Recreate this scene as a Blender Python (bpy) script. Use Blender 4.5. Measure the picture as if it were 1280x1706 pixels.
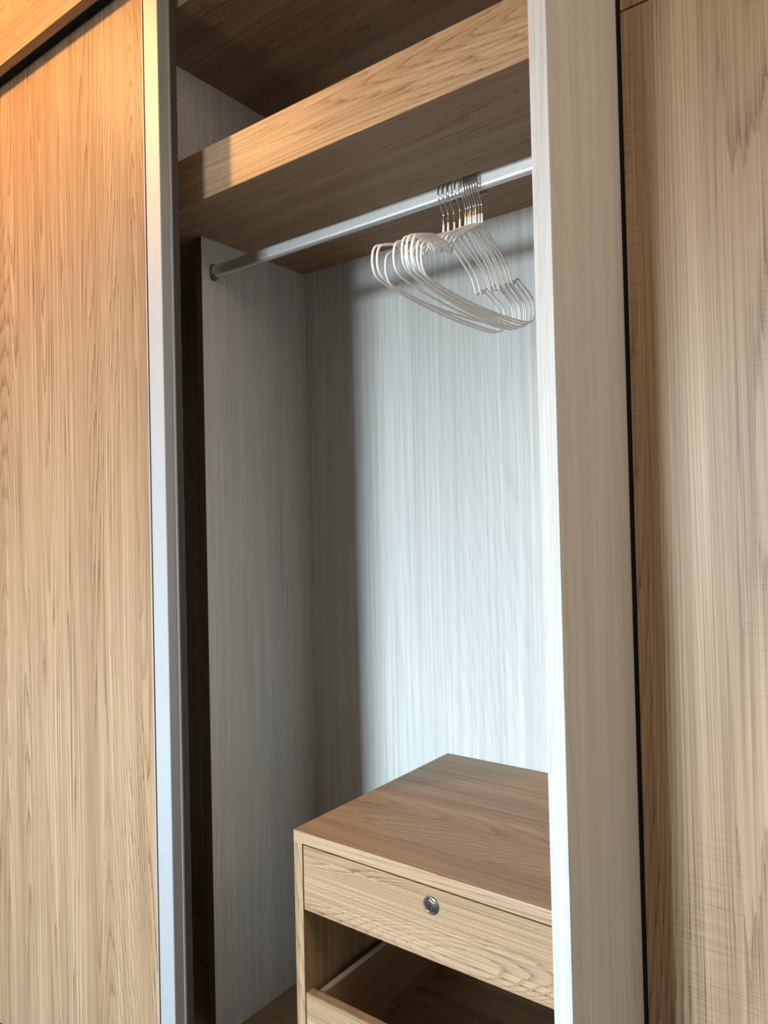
import bpy, bmesh, math, random
from mathutils import Vector, Matrix

for o in list(bpy.data.objects):
    bpy.data.objects.remove(o, do_unlink=True)
SC = bpy.context.scene
COL = SC.collection
random.seed(4)

# ------------------------------------------------------------------ camera
YAW, PITCH, ROLL = (math.radians(a) for a in (36.9026, 0.9467, -1.3171))
CAM = Vector((0.0, 0.0, 1.30))
fwd = Vector((-math.sin(YAW) * math.cos(PITCH), math.cos(YAW) * math.cos(PITCH), math.sin(PITCH)))
rgt0 = Vector((math.cos(YAW), math.sin(YAW), 0))
up0 = rgt0.cross(fwd)
rgt = math.cos(ROLL) * rgt0 + math.sin(ROLL) * up0
up = -math.sin(ROLL) * rgt0 + math.cos(ROLL) * up0
cd = bpy.data.cameras.new('camera')
cd.sensor_fit = 'VERTICAL'
cd.sensor_height = 36.0
cd.lens = 36.0 * 1229.1 / 1706.0
cd.clip_start = 0.02
cam = bpy.data.objects.new('camera', cd)
m = Matrix((rgt, up, -fwd)).transposed().to_4x4()
m.translation = CAM
cam.matrix_world = m
COL.objects.link(cam)
SC.camera = cam

# ------------------------------------------------------------------ exposure, sky, lights
vs = SC.view_settings
vs.view_transform = 'Standard'
vs.look = 'None'
vs.gamma = 1.0
vs.use_curve_mapping = False
vs.exposure = 0.35

SKY = 114.0
world = bpy.data.worlds.new('sky')
SC.world = world
world.use_nodes = True
wn, wl = world.node_tree.nodes, world.node_tree.links
wn.clear()
wo = wn.new('ShaderNodeOutputWorld')
wb = wn.new('ShaderNodeBackground')
wc = wn.new('ShaderNodeTexCoord')
wsx = wn.new('ShaderNodeSeparateXYZ')
wr = wn.new('ShaderNodeValToRGB')
wm = wn.new('ShaderNodeMapRange')
wm.inputs['From Min'].default_value = -1
wm.inputs['From Max'].default_value = 1
wl.new(wc.outputs['Generated'], wsx.inputs[0])
wl.new(wsx.outputs['Z'], wm.inputs['Value'])
wl.new(wm.outputs[0], wr.inputs[0])
e = wr.color_ramp.elements
e[0].position = 0.0
e[0].color = (0.06, 0.055, 0.05, 1)
e[1].position = 0.485
e[1].color = (0.09, 0.085, 0.08, 1)
for p, c in ((0.505, (0.80, 0.93, 1.0, 1)), (0.62, (0.66, 0.86, 1.0, 1)), (1.0, (0.36, 0.60, 1.0, 1))):
    k = e.new(p)
    k.color = c
wl.new(wr.outputs[0], wb.inputs['Color'])
wb.inputs['Strength'].default_value = SKY
wl.new(wb.outputs[0], wo.inputs[0])

WIN_X0, WIN_X1, WIN_Z0, WIN_Z1, WALL_Y = -2.35, -1.22, 0.70, 2.48, -4.20
pl = bpy.data.lights.new('window_daylight_portal', 'AREA')
pl.shape = 'RECTANGLE'
pl.size = WIN_X1 - WIN_X0
pl.size_y = WIN_Z1 - WIN_Z0
try:
    pl.cycles.is_portal = True
except Exception:
    pl.energy = 0
po = bpy.data.objects.new('window_daylight_portal', pl)
po.location = ((WIN_X0 + WIN_X1) / 2, WALL_Y - 0.02, (WIN_Z0 + WIN_Z1) / 2)
po.rotation_euler = (math.radians(-90), 0, math.radians(180))
COL.objects.link(po)

# warm ceiling lamp at left, plus an added soft fill light at right
for loc_, en, col_, rad_ in (((-1.95, 0.18, 2.715), 60.0, (1.0, 0.49, 0.155), 0.045), ((1.35, 0.30, 2.42), 43.0, (1.0, 0.80, 0.58), 0.32)):
    ll = bpy.data.lights.new('ceiling_and_fill_lamp', 'POINT')
    ll.shadow_soft_size = rad_
    ll.energy = en
    ll.color = col_
    lo = bpy.data.objects.new('ceiling_and_fill_lamp', ll)
    lo.location = loc_
    COL.objects.link(lo)

# ------------------------------------------------------------------ materials
def newmat(name):
    mt = bpy.data.materials.new(name)
    mt.use_nodes = True
    nt = mt.node_tree
    nt.nodes.clear()
    out = nt.nodes.new('ShaderNodeOutputMaterial')
    bs = nt.nodes.new('ShaderNodeBsdfPrincipled')
    nt.links.new(bs.outputs[0], out.inputs[0])
    return mt, nt, bs

def plain(name, col, rough=0.5, metal=0.0, bump=0.0, bscale=200.0):
    mt, nt, bs = newmat(name)
    bs.inputs['Base Color'].default_value = (*col, 1)
    bs.inputs['Roughness'].default_value = rough
    bs.inputs['Metallic'].default_value = metal
    tc = nt.nodes.new('ShaderNodeTexCoord')
    n = nt.nodes.new('ShaderNodeTexNoise')
    n.inputs['Scale'].default_value = bscale
    nt.links.new(tc.outputs['Object'], n.inputs['Vector'])
    mx = nt.nodes.new('ShaderNodeMix')
    mx.data_type = 'RGBA'
    mx.inputs[6].default_value = (*[c * 0.93 for c in col], 1)
    mx.inputs[7].default_value = (*[min(1, c * 1.05) for c in col], 1)
    nt.links.new(n.outputs['Fac'], mx.inputs[0])
    nt.links.new(mx.outputs[2], bs.inputs['Base Color'])
    if bump:
        b = nt.nodes.new('ShaderNodeBump')
        b.inputs['Strength'].default_value = bump
        b.inputs['Distance'].default_value = 0.001
        nt.links.new(n.outputs['Fac'], b.inputs['Height'])
        nt.links.new(b.outputs[0], bs.inputs['Normal'])
    return mt

def grain(name, axis, light, mid, dark, rings=14.0, ring_amt=0.55, fine_amt=0.5, rough=0.48,
          field=3.2, stretch=0.10, cross=0.0, bump=0.12, seed=0.0, spec=0.35, fine=1.0):
    """laminate wood: contour lines of a stretched noise field plus fine streaks along `axis`"""
    mt, nt, bs = newmat(name)
    N, L = nt.nodes, nt.links
    def math_(op, a, b=None, clamp=False):
        nd = N.new('ShaderNodeMath')
        nd.operation = op
        nd.use_clamp = clamp
        for i, v in enumerate((a, b)):
            if v is None:
                continue
            if isinstance(v, (int, float)):
                nd.inputs[i].default_value = v
            else:
                L.new(v, nd.inputs[i])
        return nd.outputs[0]
    tc = N.new('ShaderNodeTexCoord')
    oi = N.new('ShaderNodeObjectInfo')
    sx = N.new('ShaderNodeSeparateXYZ')
    L.new(tc.outputs['Object'], sx.inputs[0])
    ax = {'X': 0, 'Y': 1, 'Z': 2}[axis]
    oth = [i for i in range(3) if i != ax]
    rnd = math_('MULTIPLY', oi.outputs['Random'], 17.0)
    a = math_('ADD', math_('ADD', sx.outputs[oth[0]], rnd), seed)
    b = sx.outputs[oth[1]]
    g = math_('ADD', sx.outputs[ax], rnd)
    def noise(sc, sa, detail=2.0, dist=0.0, rough_=0.5):
        cb = N.new('ShaderNodeCombineXYZ')
        L.new(math_('MULTIPLY', a, sc), cb.inputs[0])
        L.new(math_('MULTIPLY', b, sc), cb.inputs[1])
        L.new(math_('MULTIPLY', g, sc * sa), cb.inputs[2])
        n = N.new('ShaderNodeTexNoise')
        n.inputs['Scale'].default_value = 1.0
        n.inputs['Detail'].default_value = detail
        n.inputs['Distortion'].default_value = dist
        n.inputs['Roughness'].default_value = rough_
        L.new(cb.outputs[0], n.inputs['Vector'])
        return n.outputs['Fac']
    fld = noise(field, stretch, 1.6, 0.25)
    wob = noise(70.0, 0.03, 2.0)
    st = noise(330.0 * fine, 0.005, 3.0, 0.0, 0.6)
    ringc = math_('FRACT', math_('ADD', math_('ADD', math_('MULTIPLY', fld, rings), math_('MULTIPLY', wob, 0.9)),
                                 math_('MULTIPLY', st, 0.75)))
    # sawtooth -> thin dark line with a soft shoulder
    ln = math_('POWER', ringc, 4.0)
    mask = noise(6.0, 0.25, 2.0)
    mk = N.new('ShaderNodeMapRange')
    mk.inputs['From Min'].default_value = 0.36
    mk.inputs['From Max'].default_value = 0.62
    mk.inputs['To Min'].default_value = 0.35
    L.new(mask, mk.inputs['Value'])
    ln = math_('MULTIPLY', math_('MULTIPLY', ln, mk.outputs[0]), ring_amt)
    band = noise(42.0 * fine, 0.018, 2.0)
    stv = N.new('ShaderNodeMapRange')
    stv.inputs['From Min'].default_value = 0.30
    stv.inputs['From Max'].default_value = 0.72
    L.new(st, stv.inputs['Value'])
    tone = math_('ADD', math_('MULTIPLY', stv.outputs[0], fine_amt), ln, True)
    r1 = N.new('ShaderNodeMix')
    r1.data_type = 'RGBA'
    r1.inputs[6].default_value = (*light, 1)
    r1.inputs[7].default_value = (*mid, 1)
    bm = N.new('ShaderNodeMapRange')
    bm.inputs['From Min'].default_value = 0.38
    bm.inputs['From Max'].default_value = 0.62
    L.new(math_('ADD', math_('MULTIPLY', band, 0.5), math_('MULTIPLY', noise(15.0 * fine, 0.02, 1.0), 0.5)), bm.inputs['Value'])
    L.new(bm.outputs[0], r1.inputs[0])
    r2 = N.new('ShaderNodeMix')
    r2.data_type = 'RGBA'
    r2.inputs[7].default_value = (*dark, 1)
    L.new(r1.outputs[2], r2.inputs[6])
    fac = tone
    if cross:
        cb = N.new('ShaderNodeCombineXYZ')
        L.new(math_('MULTIPLY', a, 10.0), cb.inputs[0])
        L.new(math_('MULTIPLY', b, 10.0), cb.inputs[1])
        L.new(math_('MULTIPLY', g, 420.0), cb.inputs[2])
        n = N.new('ShaderNodeTexNoise')
        n.inputs['Scale'].default_value = 1.0
        n.inputs['Detail'].default_value = 2.0
        L.new(cb.outputs[0], n.inputs['Vector'])
        cm = N.new('ShaderNodeMapRange')
        cm.inputs['From Min'].default_value = 0.45
        cm.inputs['From Max'].default_value = 0.70
        L.new(n.outputs['Fac'], cm.inputs['Value'])
        cmask = N.new('ShaderNodeMapRange')
        cmask.inputs['From Min'].default_value = 0.42
        cmask.inputs['From Max'].default_value = 0.60
        L.new(noise(4.0, 0.35, 1.0), cmask.inputs['Value'])
        fac = math_('ADD', tone, math_('MULTIPLY', math_('MULTIPLY', cm.outputs[0], cmask.outputs[0]), cross), True)
    L.new(fac, r2.inputs[0])
    L.new(r2.outputs[2], bs.inputs['Base Color'])
    bs.inputs['Roughness'].default_value = rough
    bs.inputs['Specular IOR Level'].default_value = spec
    if bump:
        bp = N.new('ShaderNodeBump')
        bp.invert = True
        bp.inputs['Strength'].default_value = bump
        bp.inputs['Distance'].default_value = 0.0006
        L.new(fac, bp.inputs['Height'])
        L.new(bp.outputs[0], bs.inputs['Normal'])
    return mt

OL, OM, OD = (0.430, 0.298, 0.180), (0.320, 0.208, 0.117), (0.125, 0.066, 0.031)
M = {
    'oak_z': grain('oak_upright', 'Z', OL, OM, OD, rings=60, field=5, stretch=0.05, seed=1.3),
    'oak_door': grain('oak_door_upright', 'Z', OL, OM, OD, rings=90, field=4.0, stretch=0.05, ring_amt=0.85, fine_amt=0.66, seed=2.1),
    'oak_cross': grain('oak_sawn_upright', 'Z', OL, OM, OD, rings=90, field=4.0, stretch=0.045, cross=0.26, seed=5.7, ring_amt=0.6, fine_amt=0.62),
    'oak_x': grain('oak_lengthwise', 'X', OL, OM, OD, rings=70, field=6.0, stretch=0.05, ring_amt=0.6, seed=3.1),
    'oak_front': grain('oak_drawer_front', 'X', OL, OM, OD, rings=85, field=5, stretch=0.18, ring_amt=0.75, fine_amt=0.6, seed=8.4),
    'oak_y': grain('oak_depthwise', 'Y', OL, OM, OD, rings=40, field=6.0, stretch=0.06, seed=6.0),
    'ash_z': grain('pale_ash_upright', 'Z', (0.54, 0.535, 0.515), (0.47, 0.46, 0.44), (0.26, 0.255, 0.24), rings=60,
                   ring_amt=0.22, fine_amt=0.60, stretch=0.04, fine=1.1, rough=0.5),
    'alu': plain('brushed_aluminium', (0.38, 0.39, 0.40), 0.60, 0.5, 0.05, 400),
    'alu_rail': plain('ribbed_aluminium', (0.74, 0.75, 0.75), 0.36, 0.75, 0.05, 400),
    'chrome': plain('chrome_wire', (0.50, 0.49, 0.47), 0.14, 1.0),
    'coat': plain('white_plastic_coating', (0.80, 0.80, 0.79), 0.32),
    'brush': plain('charcoal_pile', (0.055, 0.052, 0.05), 0.9, 0.0, 0.8, 900),
    'bracket': plain('dark_nickel', (0.20, 0.185, 0.17), 0.32, 0.9),
    'lock': plain('nickel_lock', (0.27, 0.265, 0.255), 0.22, 1.0),
    'edge_shade': plain('shaded_edge_brown', (0.10, 0.060, 0.045), 0.5),  # brown darkened to stand for shade on the partition edge
    'black': plain('black_void', (0.003, 0.003, 0.003), 1.0),
    'wall': plain('painted_plaster', (0.46, 0.43, 0.40), 0.8, 0, 0.1, 60),
    'ceil': plain('ceiling_paint', (0.50, 0.48, 0.46), 0.8),
    'floor': grain('floor_boards', 'X', (0.085, 0.06, 0.042), (0.07, 0.048, 0.034), (0.04, 0.028, 0.02), seed=9.0),
    'frame': plain('white_window_frame', (0.8, 0.8, 0.8), 0.4),
}

# ------------------------------------------------------------------ builders
def link(name, me, parent=None, loc=(0, 0, 0)):
    o = bpy.data.objects.new(name, me)
    COL.objects.link(o)
    if parent is not None:
        o.parent = parent
        pw = Vector((0, 0, 0))
        q = parent
        while q is not None:
            pw += q.location
            q = q.parent
        o.location = Vector(loc) - pw
    else:
        o.location = loc
    return o

def box(name, x0, x1, y0, y1, z0, z1, mat, parent=None, bev=0.0007):
    c = Vector(((x0 + x1) / 2, (y0 + y1) / 2, (z0 + z1) / 2))
    bm = bmesh.new()
    bmesh.ops.create_cube(bm, size=1.0)
    bmesh.ops.scale(bm, verts=bm.verts, vec=(x1 - x0, y1 - y0, z1 - z0))
    if bev:
        bmesh.ops.bevel(bm, geom=list(bm.edges), offset=bev, segments=2, profile=0.6, affect='EDGES')
    me = bpy.data.meshes.new(name)
    bm.to_mesh(me)
    bm.free()
    me.materials.append(M[mat])
    return link(name, me, parent, c)

def boxes(name, lst, mat, parent=None, bev=0.0005):
    """several touching blocks that are one piece"""
    bm = bmesh.new()
    for (x0, x1, y0, y1, z0, z1) in lst:
        b2 = bmesh.new()
        bmesh.ops.create_cube(b2, size=1.0)
        bmesh.ops.scale(b2, verts=b2.verts, vec=(x1 - x0, y1 - y0, z1 - z0))
        bmesh.ops.translate(b2, verts=b2.verts, vec=((x0 + x1) / 2, (y0 + y1) / 2, (z0 + z1) / 2))
        if bev:
            bmesh.ops.bevel(b2, geom=list(b2.edges), offset=bev, segments=1, affect='EDGES')
        t = bpy.data.meshes.new('t')
        b2.to_mesh(t)
        b2.free()
        bm.from_mesh(t)
        bpy.data.meshes.remove(t)
    xs = [v.co for v in bm.verts]
    c = Vector([(min(p[i] for p in xs) + max(p[i] for p in xs)) / 2 for i in range(3)])
    bmesh.ops.translate(bm, verts=bm.verts, vec=-c)
    me = bpy.data.meshes.new(name)
    bm.to_mesh(me)
    bm.free()
    me.materials.append(M[mat])
    return link(name, me, parent, c)

def empty(name, loc, label=None, cat=None, group=None):
    o = bpy.data.objects.new(name, None)
    o.empty_display_size = 0.05
    o.location = loc
    COL.objects.link(o)
    tag(o, label, cat, group)
    return o

def tag(o, label=None, cat=None, group=None, kind=None):
    for k_, v in (('label', label), ('category', cat), ('group', group), ('kind', kind)):
        if v:
            o[k_] = v
    return o

def prism_x(name, prof, x0, x1, mat, parent=None, smooth=False):
    """closed (y,z) outline extruded along x"""
    n = len(prof)
    cy = sum(p[0] for p in prof) / n
    cz = sum(p[1] for p in prof) / n
    vs_ = [(s, y - cy, z - cz) for s in (-(x1 - x0) / 2, (x1 - x0) / 2) for y, z in prof]
    fs = [tuple(range(n))[::-1], tuple(range(n, 2 * n))] + [(i, (i + 1) % n, n + (i + 1) % n, n + i) for i in range(n)]
    me = bpy.data.meshes.new(name)
    me.from_pydata(vs_, [], fs)
    bm = bmesh.new()
    bm.from_mesh(me)
    bmesh.ops.recalc_face_normals(bm, faces=bm.faces)
    bm.to_mesh(me)
    bm.free()
    me.materials.append(M[mat])
    return link(name, me, parent, ((x0 + x1) / 2, cy, cz))

def prism_z(name, prof, z0, z1, mat, parent=None):
    """closed (x,y) outline extruded along z"""
    n = len(prof)
    cx = sum(p[0] for p in prof) / n
    cy = sum(p[1] for p in prof) / n
    vs_ = [(x - cx, y - cy, s) for s in (-(z1 - z0) / 2, (z1 - z0) / 2) for x, y in prof]
    fs = [tuple(range(n))[::-1], tuple(range(n, 2 * n))] + [(i, (i + 1) % n, n + (i + 1) % n, n + i) for i in range(n)]
    me = bpy.data.meshes.new(name)
    me.from_pydata(vs_, [], fs)
    bm = bmesh.new()
    bm.from_mesh(me)
    bmesh.ops.recalc_face_normals(bm, faces=bm.faces)
    bm.to_mesh(me)
    bm.free()
    me.materials.append(M[mat])
    return link(name, me, parent, (cx, cy, (z0 + z1) / 2))

def catmull(pts, sub, closed=False):
    out = []
    n = len(pts)
    rng = range(n if closed else n - 1)
    for i in rng:
        if closed:
            p0, p1, p2, p3 = (pts[(i + j) % n] for j in (-1, 0, 1, 2))
        else:
            p0, p1, p2, p3 = pts[max(i - 1, 0)], pts[i], pts[i + 1], pts[min(i + 2, n - 1)]
        for s in range(sub):
            t = s / sub
            out.append(0.5 * ((2 * p1) + (p2 - p0) * t + (2 * p0 - 5 * p1 + 4 * p2 - p3) * t * t
                              + (3 * p1 - p0 - 3 * p2 + p3) * t ** 3))
    if not closed:
        out.append(pts[-1])
    return out

def tube(name, pts, rad, mat, parent=None, closed=False, sides=10, loc=None):
    """sweep; pts Vectors in the parent's frame, rad number or list"""
    n = len(pts)
    rads = rad if isinstance(rad, (list, tuple)) else [rad] * n
    vs_, fs = [], []
    for i, p in enumerate(pts):
        if closed:
            t = pts[(i + 1) % n] - pts[i - 1]
        else:
            t = pts[min(i + 1, n - 1)] - pts[max(i - 1, 0)]
        t.normalize()
        a = Vector((1, 0, 0))
        if abs(t.dot(a)) > 0.9:
            a = Vector((0, 0, 1))
        b = t.cross(a).normalized()
        a = b.cross(t).normalized()
        for s in range(sides):
            an = 2 * math.pi * s / sides
            vs_.append(p + rads[i] * (math.cos(an) * a + math.sin(an) * b))
    for i in range(n if closed else n - 1):
        j = (i + 1) % n
        for s in range(sides):
            q = (s + 1) % sides
            fs.append((i * sides + s, i * sides + q, j * sides + q, j * sides + s))
    if not closed:
        fs.append(tuple(range(sides))[::-1])
        fs.append(tuple((n - 1) * sides + s for s in range(sides)))
    me = bpy.data.meshes.new(name)
    me.from_pydata([tuple(v) for v in vs_], [], fs)
    bm = bmesh.new()
    bm.from_mesh(me)
    bmesh.ops.recalc_face_normals(bm, faces=bm.faces)
    for f in bm.faces:
        f.smooth = True
    bm.to_mesh(me)
    bm.free()
    me.materials.append(M[mat])
    o = bpy.data.objects.new(name, me)
    COL.objects.link(o)
    o.parent = parent
    return o

# ------------------------------------------------------------------ key measures (metres)
XL, YL, YB = -1.4061, 1.1614, 1.5244          # partition face, its front edge, back panel
YSF, ZSB, ZST, ZTOP = 1.0342, 2.0067, 2.1142, 2.393
YR, XR0, XR1 = 0.917, -0.4255, -0.3995        # end panel
YF, XE = 0.9304, -1.2498                      # sliding door front, its right edge
XFAR = -2.62
CEIL = 2.76

# ------------------------------------------------------------------ the room
RX0, RX1 = -4.0, 1.7
tag(box('floor', RX0, RX1, WALL_Y, 1.62, -0.05, 0.0, 'floor', bev=0), kind='structure')
tag(box('ceiling', RX0, RX1, WALL_Y, 1.62, CEIL, CEIL + 0.05, 'ceil', bev=0), kind='structure')
tag(box('wall_back', RX0, RX1, 1.56, 1.62, 0, CEIL, 'wall', bev=0), kind='structure')
tag(box('wall_left', RX0 - 0.06, RX0, WALL_Y, 1.62, 0, CEIL, 'wall', bev=0), kind='structure')
tag(box('wall_right', RX1, RX1 + 0.06, WALL_Y, 1.62, 0, CEIL, 'wall', bev=0), kind='structure')
tag(boxes('wall_front', [(RX0, WIN_X0, WALL_Y - 0.12, WALL_Y, 0, CEIL), (WIN_X1, RX1, WALL_Y - 0.12, WALL_Y, 0, CEIL),
                         (WIN_X0, WIN_X1, WALL_Y - 0.12, WALL_Y, 0, WIN_Z0), (WIN_X0, WIN_X1, WALL_Y - 0.12, WALL_Y, WIN_Z1, CEIL)],
          'wall', bev=0), kind='structure')
wz = [(WIN_X0, WIN_X1, WALL_Y - 0.09, WALL_Y - 0.04, WIN_Z0, WIN_Z0 + 0.05), (WIN_X0, WIN_X1, WALL_Y - 0.09, WALL_Y - 0.04, WIN_Z1 - 0.05, WIN_Z1)]
for xx in (WIN_X0, (WIN_X0 + WIN_X1) / 2 - 0.025, WIN_X1 - 0.05):
    wz.append((xx, xx + 0.05, WALL_Y - 0.09, WALL_Y - 0.04, WIN_Z0, WIN_Z1))
tag(boxes('window_1', wz, 'frame'), kind='structure')

# ------------------------------------------------------------------ wardrobe carcass
wd = empty('wardrobe', (-1.5, 1.2, 0), 'built-in wardrobe with pale ash inside and brown oak shelf and header', 'wardrobe')
pn = box('end_panel', XR0, XR1, YR, 1.555, 0.0, CEIL, 'ash_z', wd)
pn['label'] = 'pale upright ash-look end panel with bright front edge'
box('back_panel', XFAR, XL - 0.0105, YB, YB + 0.008, 0.06, 2.45, 'oak_z', wd, bev=0)
bk = box('back_panel', XL - 0.0105, XR0, YB, YB + 0.008, 0.06, 2.45, 'ash_z', wd, bev=0)
bk['label'] = 'pale grey ash-look back panel'
pt = box('partition', XL - 0.0205, XL, YL, YB, 0.08, ZSB, 'ash_z', wd)
box('shaded_edge', XL - 0.0206, XL - 0.0002, YL - 0.0008, YL + 0.0001, 0.08, ZSB - 0.0005, 'edge_shade', pt, bev=0)  # front edge of the partition, its shade painted in as dark brown
pt['label'] = 'pale ash-look upright partition below the shelf'
box('partition', XL - 0.0205, XL, YSF + 0.02, YB, ZST, ZTOP, 'ash_z', wd)
box('end_panel', XFAR - 0.022, XFAR, 0.88, 1.555, 0.0, CEIL, 'ash_z', wd)
box('top_panel', XFAR, XR0, 0.9775, YB, ZTOP, ZTOP + 0.022, 'oak_x', wd)
box('base_panel', XFAR, XR0, 0.985, YB, 0.06, 0.08, 'oak_x', wd)
box('plinth', XFAR, XR0, 1.01, 1.03, 0.0, 0.06, 'oak_x', wd)
sh = box('shelf', XFAR, XR0, YSF + 0.018, YB, ZSB, ZST - 0.002, 'oak_x', wd, bev=0)
box('shelf_front', XFAR, XR0, YSF, YSF + 0.018, ZSB, ZST, 'oak_x', sh)
fa = box('fascia', XFAR, XR0, 0.882, 0.904, 2.446, CEIL, 'oak_x', wd)
fa['label'] = 'oak header board above the sliding door'
box('door_track', XFAR, XR0, 0.906, 0.982, 2.475, 2.51, 'brush', wd)
box('track_board', XFAR, XR0, 0.906, 1.555, 2.512, 2.53, 'oak_x', wd)

# ------------------------------------------------------------------ sliding door
sd = empty('sliding_door', (-1.9, 0.95, 0.03), 'oak-grain sliding door with aluminium edge profile, slid open to the left', 'door')
ZD0, ZD1 = 0.03, 2.4538
box('door_panel', XFAR + 0.06, -1.3035, YF + 0.0012, YF + 0.030, ZD0, ZD1, 'oak_door', sd)
stile = prism_z('edge_profile', [
    (-1.3035, YF - 0.0012), (-1.3005, YF - 0.0012), (-1.3005, YF + 0.008), (-1.2965, YF + 0.008), (-1.2965, YF - 0.0004),
    (-1.2955, YF - 0.0014), (XE - 0.0012, YF - 0.0014), (XE, YF - 0.0002), (XE, YF + 0.0215), (XE + 0.0032, YF + 0.0215),
    (XE + 0.0036, YF + 0.0222), (XE + 0.0036, YF + 0.0258), (XE - 0.004, YF + 0.0262), (XE - 0.004, YF + 0.034), (-1.3035, YF + 0.034)],
    ZD0, ZD1, 'alu', sd)
stile['label'] = 'upright aluminium edge profile of the door'
grv = box('groove_shade', -1.3005, -1.2966, YF + 0.0002, YF + 0.009, ZD0 + 0.001, ZD1 - 0.001, 'black', sd, bev=0)  # black block inside the profile groove, painting its shade
grv['label'] = 'thin groove with its shade painted black'
# dust brush along the profile
bm = bmesh.new()
nz = 900
prev = None
for i in range(nz + 1):
    z = ZD0 + (ZD1 - ZD0) * i / nz
    j = random.uniform(-0.0011, 0.0011)
    j2 = random.uniform(-0.0006, 0.0006)
    row = [bm.verts.new(p) for p in ((XE - 0.004, YF + 0.0262, z), (XE - 0.0002 + j2, YF + 0.0262, z), (XE + j2, YF + 0.036, z),
                                      (XE - 0.001 + j2, YF + 0.0455 + j, z), (XE - 0.004, YF + 0.0455 + j, z))]
    if prev:
        for k in range(5):
            bm.faces.new((prev[k], prev[(k + 1) % 5], row[(k + 1) % 5], row[k]))
    prev = row
bmesh.ops.recalc_face_normals(bm, faces=bm.faces)
me = bpy.data.meshes.new('dust_brush')
bm.to_mesh(me)
bm.free()
me.materials.append(M['brush'])
br = link('dust_brush', me, sd, (0, 0, 0))
br['label'] = 'dark fuzzy dust brush strip'

# ------------------------------------------------------------------ cabinet on the right
tcab = empty('tall_cabinet', (0.1, 1.3, 0), 'tall oak-grain cabinet with closed flush doors beside the pale end panel', 'cabinet')
YD = 1.1927
box('carcass', XR1 + 0.0015, 0.62, YD + 0.022, 1.555, 0.0, CEIL - 0.01, 'black', tcab)
box('gap_shade', XR1 + 0.0002, XR1 + 0.0081, YD + 0.0025, YD + 0.021, 0.0, CEIL - 0.01, 'black', tcab, bev=0)  # black strip added to paint the shaded gap beside the doors
ld = box('door', XR1 + 0.0082, 0.10, YD, YD + 0.019, 0.06, 2.1240, 'oak_cross', tcab)
ld['label'] = 'tall lower oak-grain door'
udr = box('door', XR1 + 0.0082, 0.10, YD, YD + 0.019, 2.1272, CEIL - 0.02, 'oak_cross', tcab)
udr['label'] = 'short upper oak-grain door'
box('door', 0.103, 0.61, YD, YD + 0.019, 0.06, 2.1240, 'oak_cross', tcab)
box('door', 0.103, 0.61, YD, YD + 0.019, 2.1272, CEIL - 0.02, 'oak_cross', tcab)

# ------------------------------------------------------------------ drawer unit
XD, XD1, YDR, ZDT = -0.9678, XR0 - 0.001, 0.988, 0.7412
TH = 0.0208
du = empty('drawer_unit', ((XD + XD1) / 2, 1.25, 0.08), 'low oak drawer unit standing inside the open wardrobe', 'drawer unit')
box('top_panel', XD, XD1, YDR, YB - 0.001, ZDT - 0.0214, ZDT, 'oak_x', du, bev=0.0005)
box('side_panel', XD + 0.0003, XD + TH, YDR, YB - 0.001, 0.081, ZDT - 0.0214, 'oak_z', du, bev=0.0004)
box('side_panel', XD1 - TH, XD1, YDR, YB - 0.001, 0.081, ZDT - 0.0214, 'oak_z', du, bev=0.0004)
box('back_panel', XD + TH, XD1 - TH, YB - 0.008, YB - 0.002, 0.081, ZDT - 0.022, 'oak_x', du, bev=0)
box('base_panel', XD + TH, XD1 - TH, YDR, YB - 0.009, 0.081, 0.099, 'oak_x', du)
fx0, fx1 = XD + TH + 0.003, XD1 - TH - 0.003

def drawer(z0, z1, zs, label):
    """front board plus the box behind it"""
    d = box('drawer', fx0, fx1, YDR, YDR + 0.018, z0, z1, 'oak_front', du, bev=0.0005)
    d['label'] = label
    bx0, bx1, by0, by1 = XD + TH + 0.0165, XD1 - TH - 0.0165, YDR + 0.018, YB - 0.05
    box('drawer_side', bx0, bx0 + 0.0125, by0, by1, z0 + 0.015, zs, 'oak_y', d, bev=0.0004)
    box('drawer_side', bx1 - 0.0125, bx1, by0, by1, z0 + 0.015, zs, 'oak_y', d, bev=0.0004)
    box('drawer_back', bx0 + 0.0125, bx1 - 0.0125, by1 - 0.0125, by1, z0 + 0.015, zs, 'oak_x', d, bev=0.0004)
    box('drawer_bottom', bx0 + 0.0125, bx1 - 0.0125, by0, by1 - 0.0125, z0 + 0.020, z0 + 0.028, 'oak_x', d, bev=0)
    return d
d1 = drawer(0.6014, 0.7172, 0.70, 'shallow closed upper drawer with round lock')
d2 = drawer(0.285, 0.4511, 0.4500, 'lower drawer with its box open to view')
d3 = drawer(0.103, 0.245, 0.23, 'lowest drawer')

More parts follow.
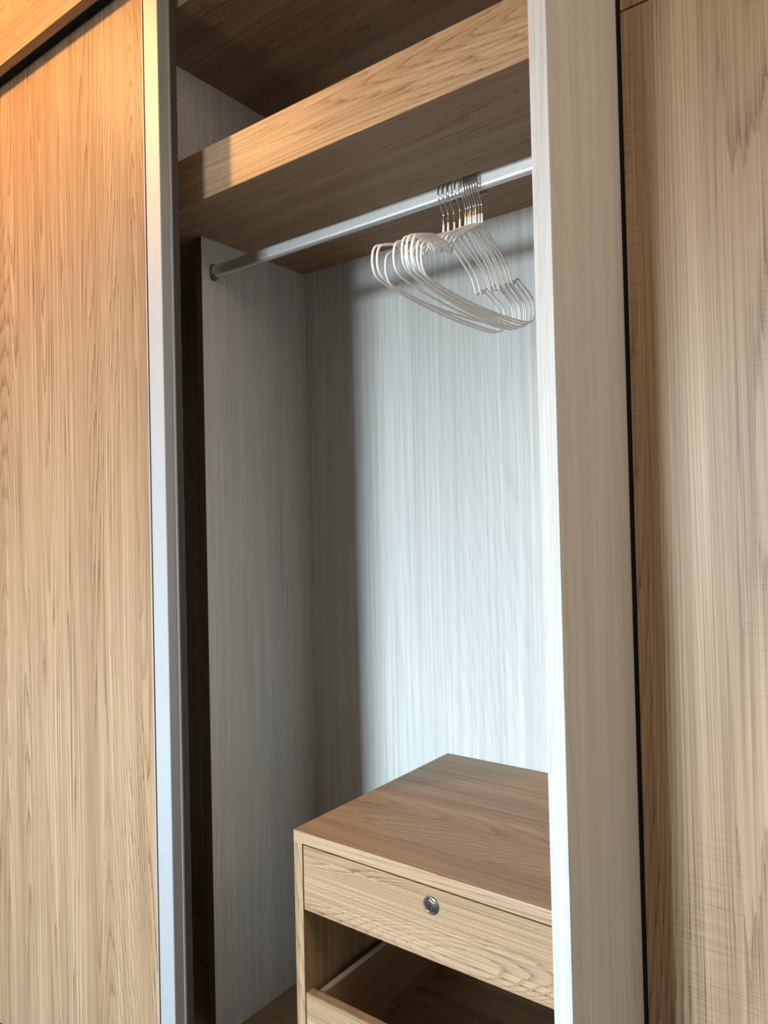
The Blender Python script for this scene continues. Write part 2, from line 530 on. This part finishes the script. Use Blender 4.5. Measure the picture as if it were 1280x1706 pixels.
# round cam lock on the upper drawer
def lathe(name, prof, cx, cz, y0, mats, parent, seg=40):
    vs_, fs, mi = [], [], []
    for r, d in prof:
        for s in range(seg):
            an = 2 * math.pi * s / seg
            vs_.append((r * math.cos(an), -d, r * math.sin(an)))
    for i in range(len(prof) - 1):
        for s in range(seg):
            q = (s + 1) % seg
            fs.append((i * seg + s, i * seg + q, (i + 1) * seg + q, (i + 1) * seg + s))
    fs.append(tuple((len(prof) - 1) * seg + s for s in range(seg)))
    me = bpy.data.meshes.new(name)
    # key slot: blade slot with a round head, set on the face of the plug
    f0 = len(fs)
    dd = prof[-1][1] + 0.0002
    def slot(pts):
        b0 = len(vs_)
        for x, z in pts:
            vs_.append((x, -dd, z))
        for x, z in pts:
            vs_.append((x, -dd + 0.0012, z))
        n = len(pts)
        fs.append(tuple(b0 + i for i in range(n)))
        for i in range(n):
            fs.append((b0 + i, b0 + (i + 1) % n, b0 + n + (i + 1) % n, b0 + n + i))
    slot([(-0.0011, -0.0050), (0.0011, -0.0050), (0.0011, -0.0012), (0.0022, 0.0006), (0.0018, 0.0026), (0.0, 0.0034),
          (-0.0018, 0.0026), (-0.0022, 0.0006), (-0.0011, -0.0012)])
    me.from_pydata(vs_, [], fs)
    bm = bmesh.new()
    bm.from_mesh(me)
    bm.faces.ensure_lookup_table()
    for i, f in enumerate(bm.faces):
        f.smooth = i < f0 - 1
        f.material_index = 1 if i >= f0 else 0
    bmesh.ops.recalc_face_normals(bm, faces=bm.faces)
    bm.to_mesh(me)
    bm.free()
    for k in mats:
        me.materials.append(M[k])
    return link(name, me, parent, (cx, y0, cz))
lk = lathe('lock', [(0.0146, 0.0), (0.0146, 0.0016), (0.0138, 0.0026), (0.0122, 0.0030), (0.0112, 0.0022), (0.0108, 0.0022),
                    (0.0104, 0.0046), (0.0094, 0.0056), (0.0086, 0.0052), (0.0082, 0.0040), (0.0078, 0.0040), (0.0072, 0.0062)],
           -0.6652, 0.6896, YDR, ('lock', 'black'), d1)
lk['label'] = 'round nickel cam lock with key slot'

# ------------------------------------------------------------------ hanging rail
RY, RZ = 1.196, 1.927
rail = empty('clothes_rail', (XL + 0.45, RY, RZ), 'oval ribbed aluminium clothes rail under the oak shelf', 'clothes rail')
prof = []
hh, hw = 0.0150, 0.0075
for i in range(13):                                   # rounded top
    an = math.pi * i / 12
    prof.append((hw * math.cos(an), hh - hw + hw * math.sin(an)))
zt, zb = hh - hw, -(hh - hw)
# front face (-y) with grooves
nG = 5
for g_ in range(nG):
    c = zt - 0.0004 - (g_ + 0.5) * 0.0030
    prof += [(-hw, c + 0.0007), (-hw + 0.0012, c + 0.0004), (-hw + 0.0012, c - 0.0004), (-hw, c - 0.0007)]
for i in range(13):
    an = math.pi + math.pi * i / 12
    prof.append((hw * math.cos(an), zb + hw * math.sin(an)))
prof = [(RY + y, RZ + z) for y, z in prof]
prism_x('tube', prof, XL + 0.004, XR0 - 0.004, 'alu_rail', rail)
def bracket(x0, x1):
    b = []
    for i in range(24):
        an = 2 * math.pi * i / 24
        y, z = 0.0105 * math.cos(an), 0.0105 * math.sin(an)
        b.append((RY + y, RZ + z + (0.0100 if z > 0 else -0.0115)))
    o = prism_x('bracket', b, x0, x1, 'bracket', rail)
    o['label'] = 'small dark end bracket'
    xs = x1 if x0 < -1 else x0
    s = 1 if x0 < -1 else -1
    c = []
    for i in range(16):                               # U-shaped cup below the tube
        an = math.pi + math.pi * i / 15
        c.append((RY + 0.0096 * math.cos(an), RZ - 0.0075 + 0.0096 * math.sin(an)))
    for i in range(16):
        an = 2 * math.pi - math.pi * i / 15
        c.append((RY + 0.0078 * math.cos(an), RZ - 0.0075 + 0.0078 * math.sin(an)))
    prism_x('cup', c, min(xs, xs + s * 0.011), max(xs, xs + s * 0.011), 'bracket', o)
bracket(XL, XL + 0.004)
bracket(XR0 - 0.004, XR0)

# ------------------------------------------------------------------ wire hangers
half = [(0.0, -0.0775), (0.012, -0.0815), (0.050, -0.103), (0.090, -0.126), (0.100, -0.134), (0.108, -0.147), (0.1145, -0.1600),
        (0.120, -0.1620), (0.127, -0.1560), (0.136, -0.1480), (0.146, -0.1470), (0.166, -0.1535), (0.190, -0.1625), (0.2030, -0.1700),
        (0.2090, -0.1830), (0.2095, -0.2010), (0.2040, -0.2140), (0.193, -0.2215), (0.165, -0.2270), (0.11, -0.2315), (0.05, -0.2340)]
loop = [Vector((0, y, z)) for y, z in half] + [Vector((0, 0, -0.2345))] + [Vector((0, -y, z)) for y, z in half[:0:-1]]
loop_pts = catmull(loop, 4, True)
hook_ctl = [Vector((0, y, z)) for y, z in ((0.0195, -0.015), (0.0205, -0.004), (0.0165, 0.008), (0.009, 0.0150), (0.0, 0.0172), (-0.009, 0.0145),
                                           (-0.0160, 0.0065), (-0.0185, -0.004), (-0.0165, -0.015), (-0.011, -0.025), (-0.0045, -0.034),
                                           (-0.001, -0.040), (0.0, -0.046), (0.0, -0.062))]
hook_pts = catmull(hook_ctl, 4)
HX = [-0.7379, -0.7276, -0.7166, -0.7021, -0.6896, -0.6842, -0.6788, -0.6734, -0.6680, -0.6625, -0.657]
HP = [-2.2, -2.4, -3.3, -0.4, 1.2, 1.1, 1.0, 0.9, 0.7, 0.5, 0.3]
HD = [-2.8, -2.5, 1.0, -2.0, -2.8, -1.7, -2.9, -1.4, -2.4, -0.5, 0.9]
LAB = ['white wire hanger at the far left, first hook of the loose group of four',
       'white wire hanger, second hook from the left in the loose group of four',
       'white wire hanger, third hook from the left, front end dipping lowest',
       'white wire hanger, fourth hook from the left, just before the gap between hooks',
       'white wire hanger, first hook right of the gap, leftmost of the tight group',
       'white wire hanger, second hook in the tight group of seven',
       'white wire hanger, third hook in the tight group of seven',
       'white wire hanger, middle hook of the tight group of seven',
       'white wire hanger, fifth hook in the tight group of seven',
       'white wire hanger, last but one hook towards the pale end panel',
       'white wire hanger at the far right, last hook nearest the pale end panel']
proto = None
for i, (hx, ph, dp) in enumerate(zip(HX, HP, HD)):
    h = empty('wire_hanger', (hx, RY, RZ), LAB[i], 'hanger', 'white wire hangers on the clothes rail')
    h.rotation_euler = Matrix.Rotation(math.radians(ph), 4, 'Z').to_3x3().to_4x4().to_euler()
    h.rotation_euler = (Matrix.Rotation(math.radians(ph), 3, 'Z') @ Matrix.Rotation(math.radians(dp), 3, 'X')).to_euler()
    if proto is None:
        kids = [tube('wire_body', loop_pts, 0.0020, 'coat', h, True, 8),
                tube('hook', hook_pts, 0.0017, 'chrome', h, False, 8),
                tube('neck_sleeve', [Vector((0, 0, z)) for z in (-0.0585, -0.0590, -0.068, -0.077, -0.0815)],
                     [0.0017, 0.0019, 0.0022, 0.0025, 0.0022], 'coat', h, False, 10)]
        kids[1]['label'] = 'chrome wire hook'
        proto = kids
    else:
        for kk in proto:
            c = kk.copy()
            COL.objects.link(c)
            c.parent = h
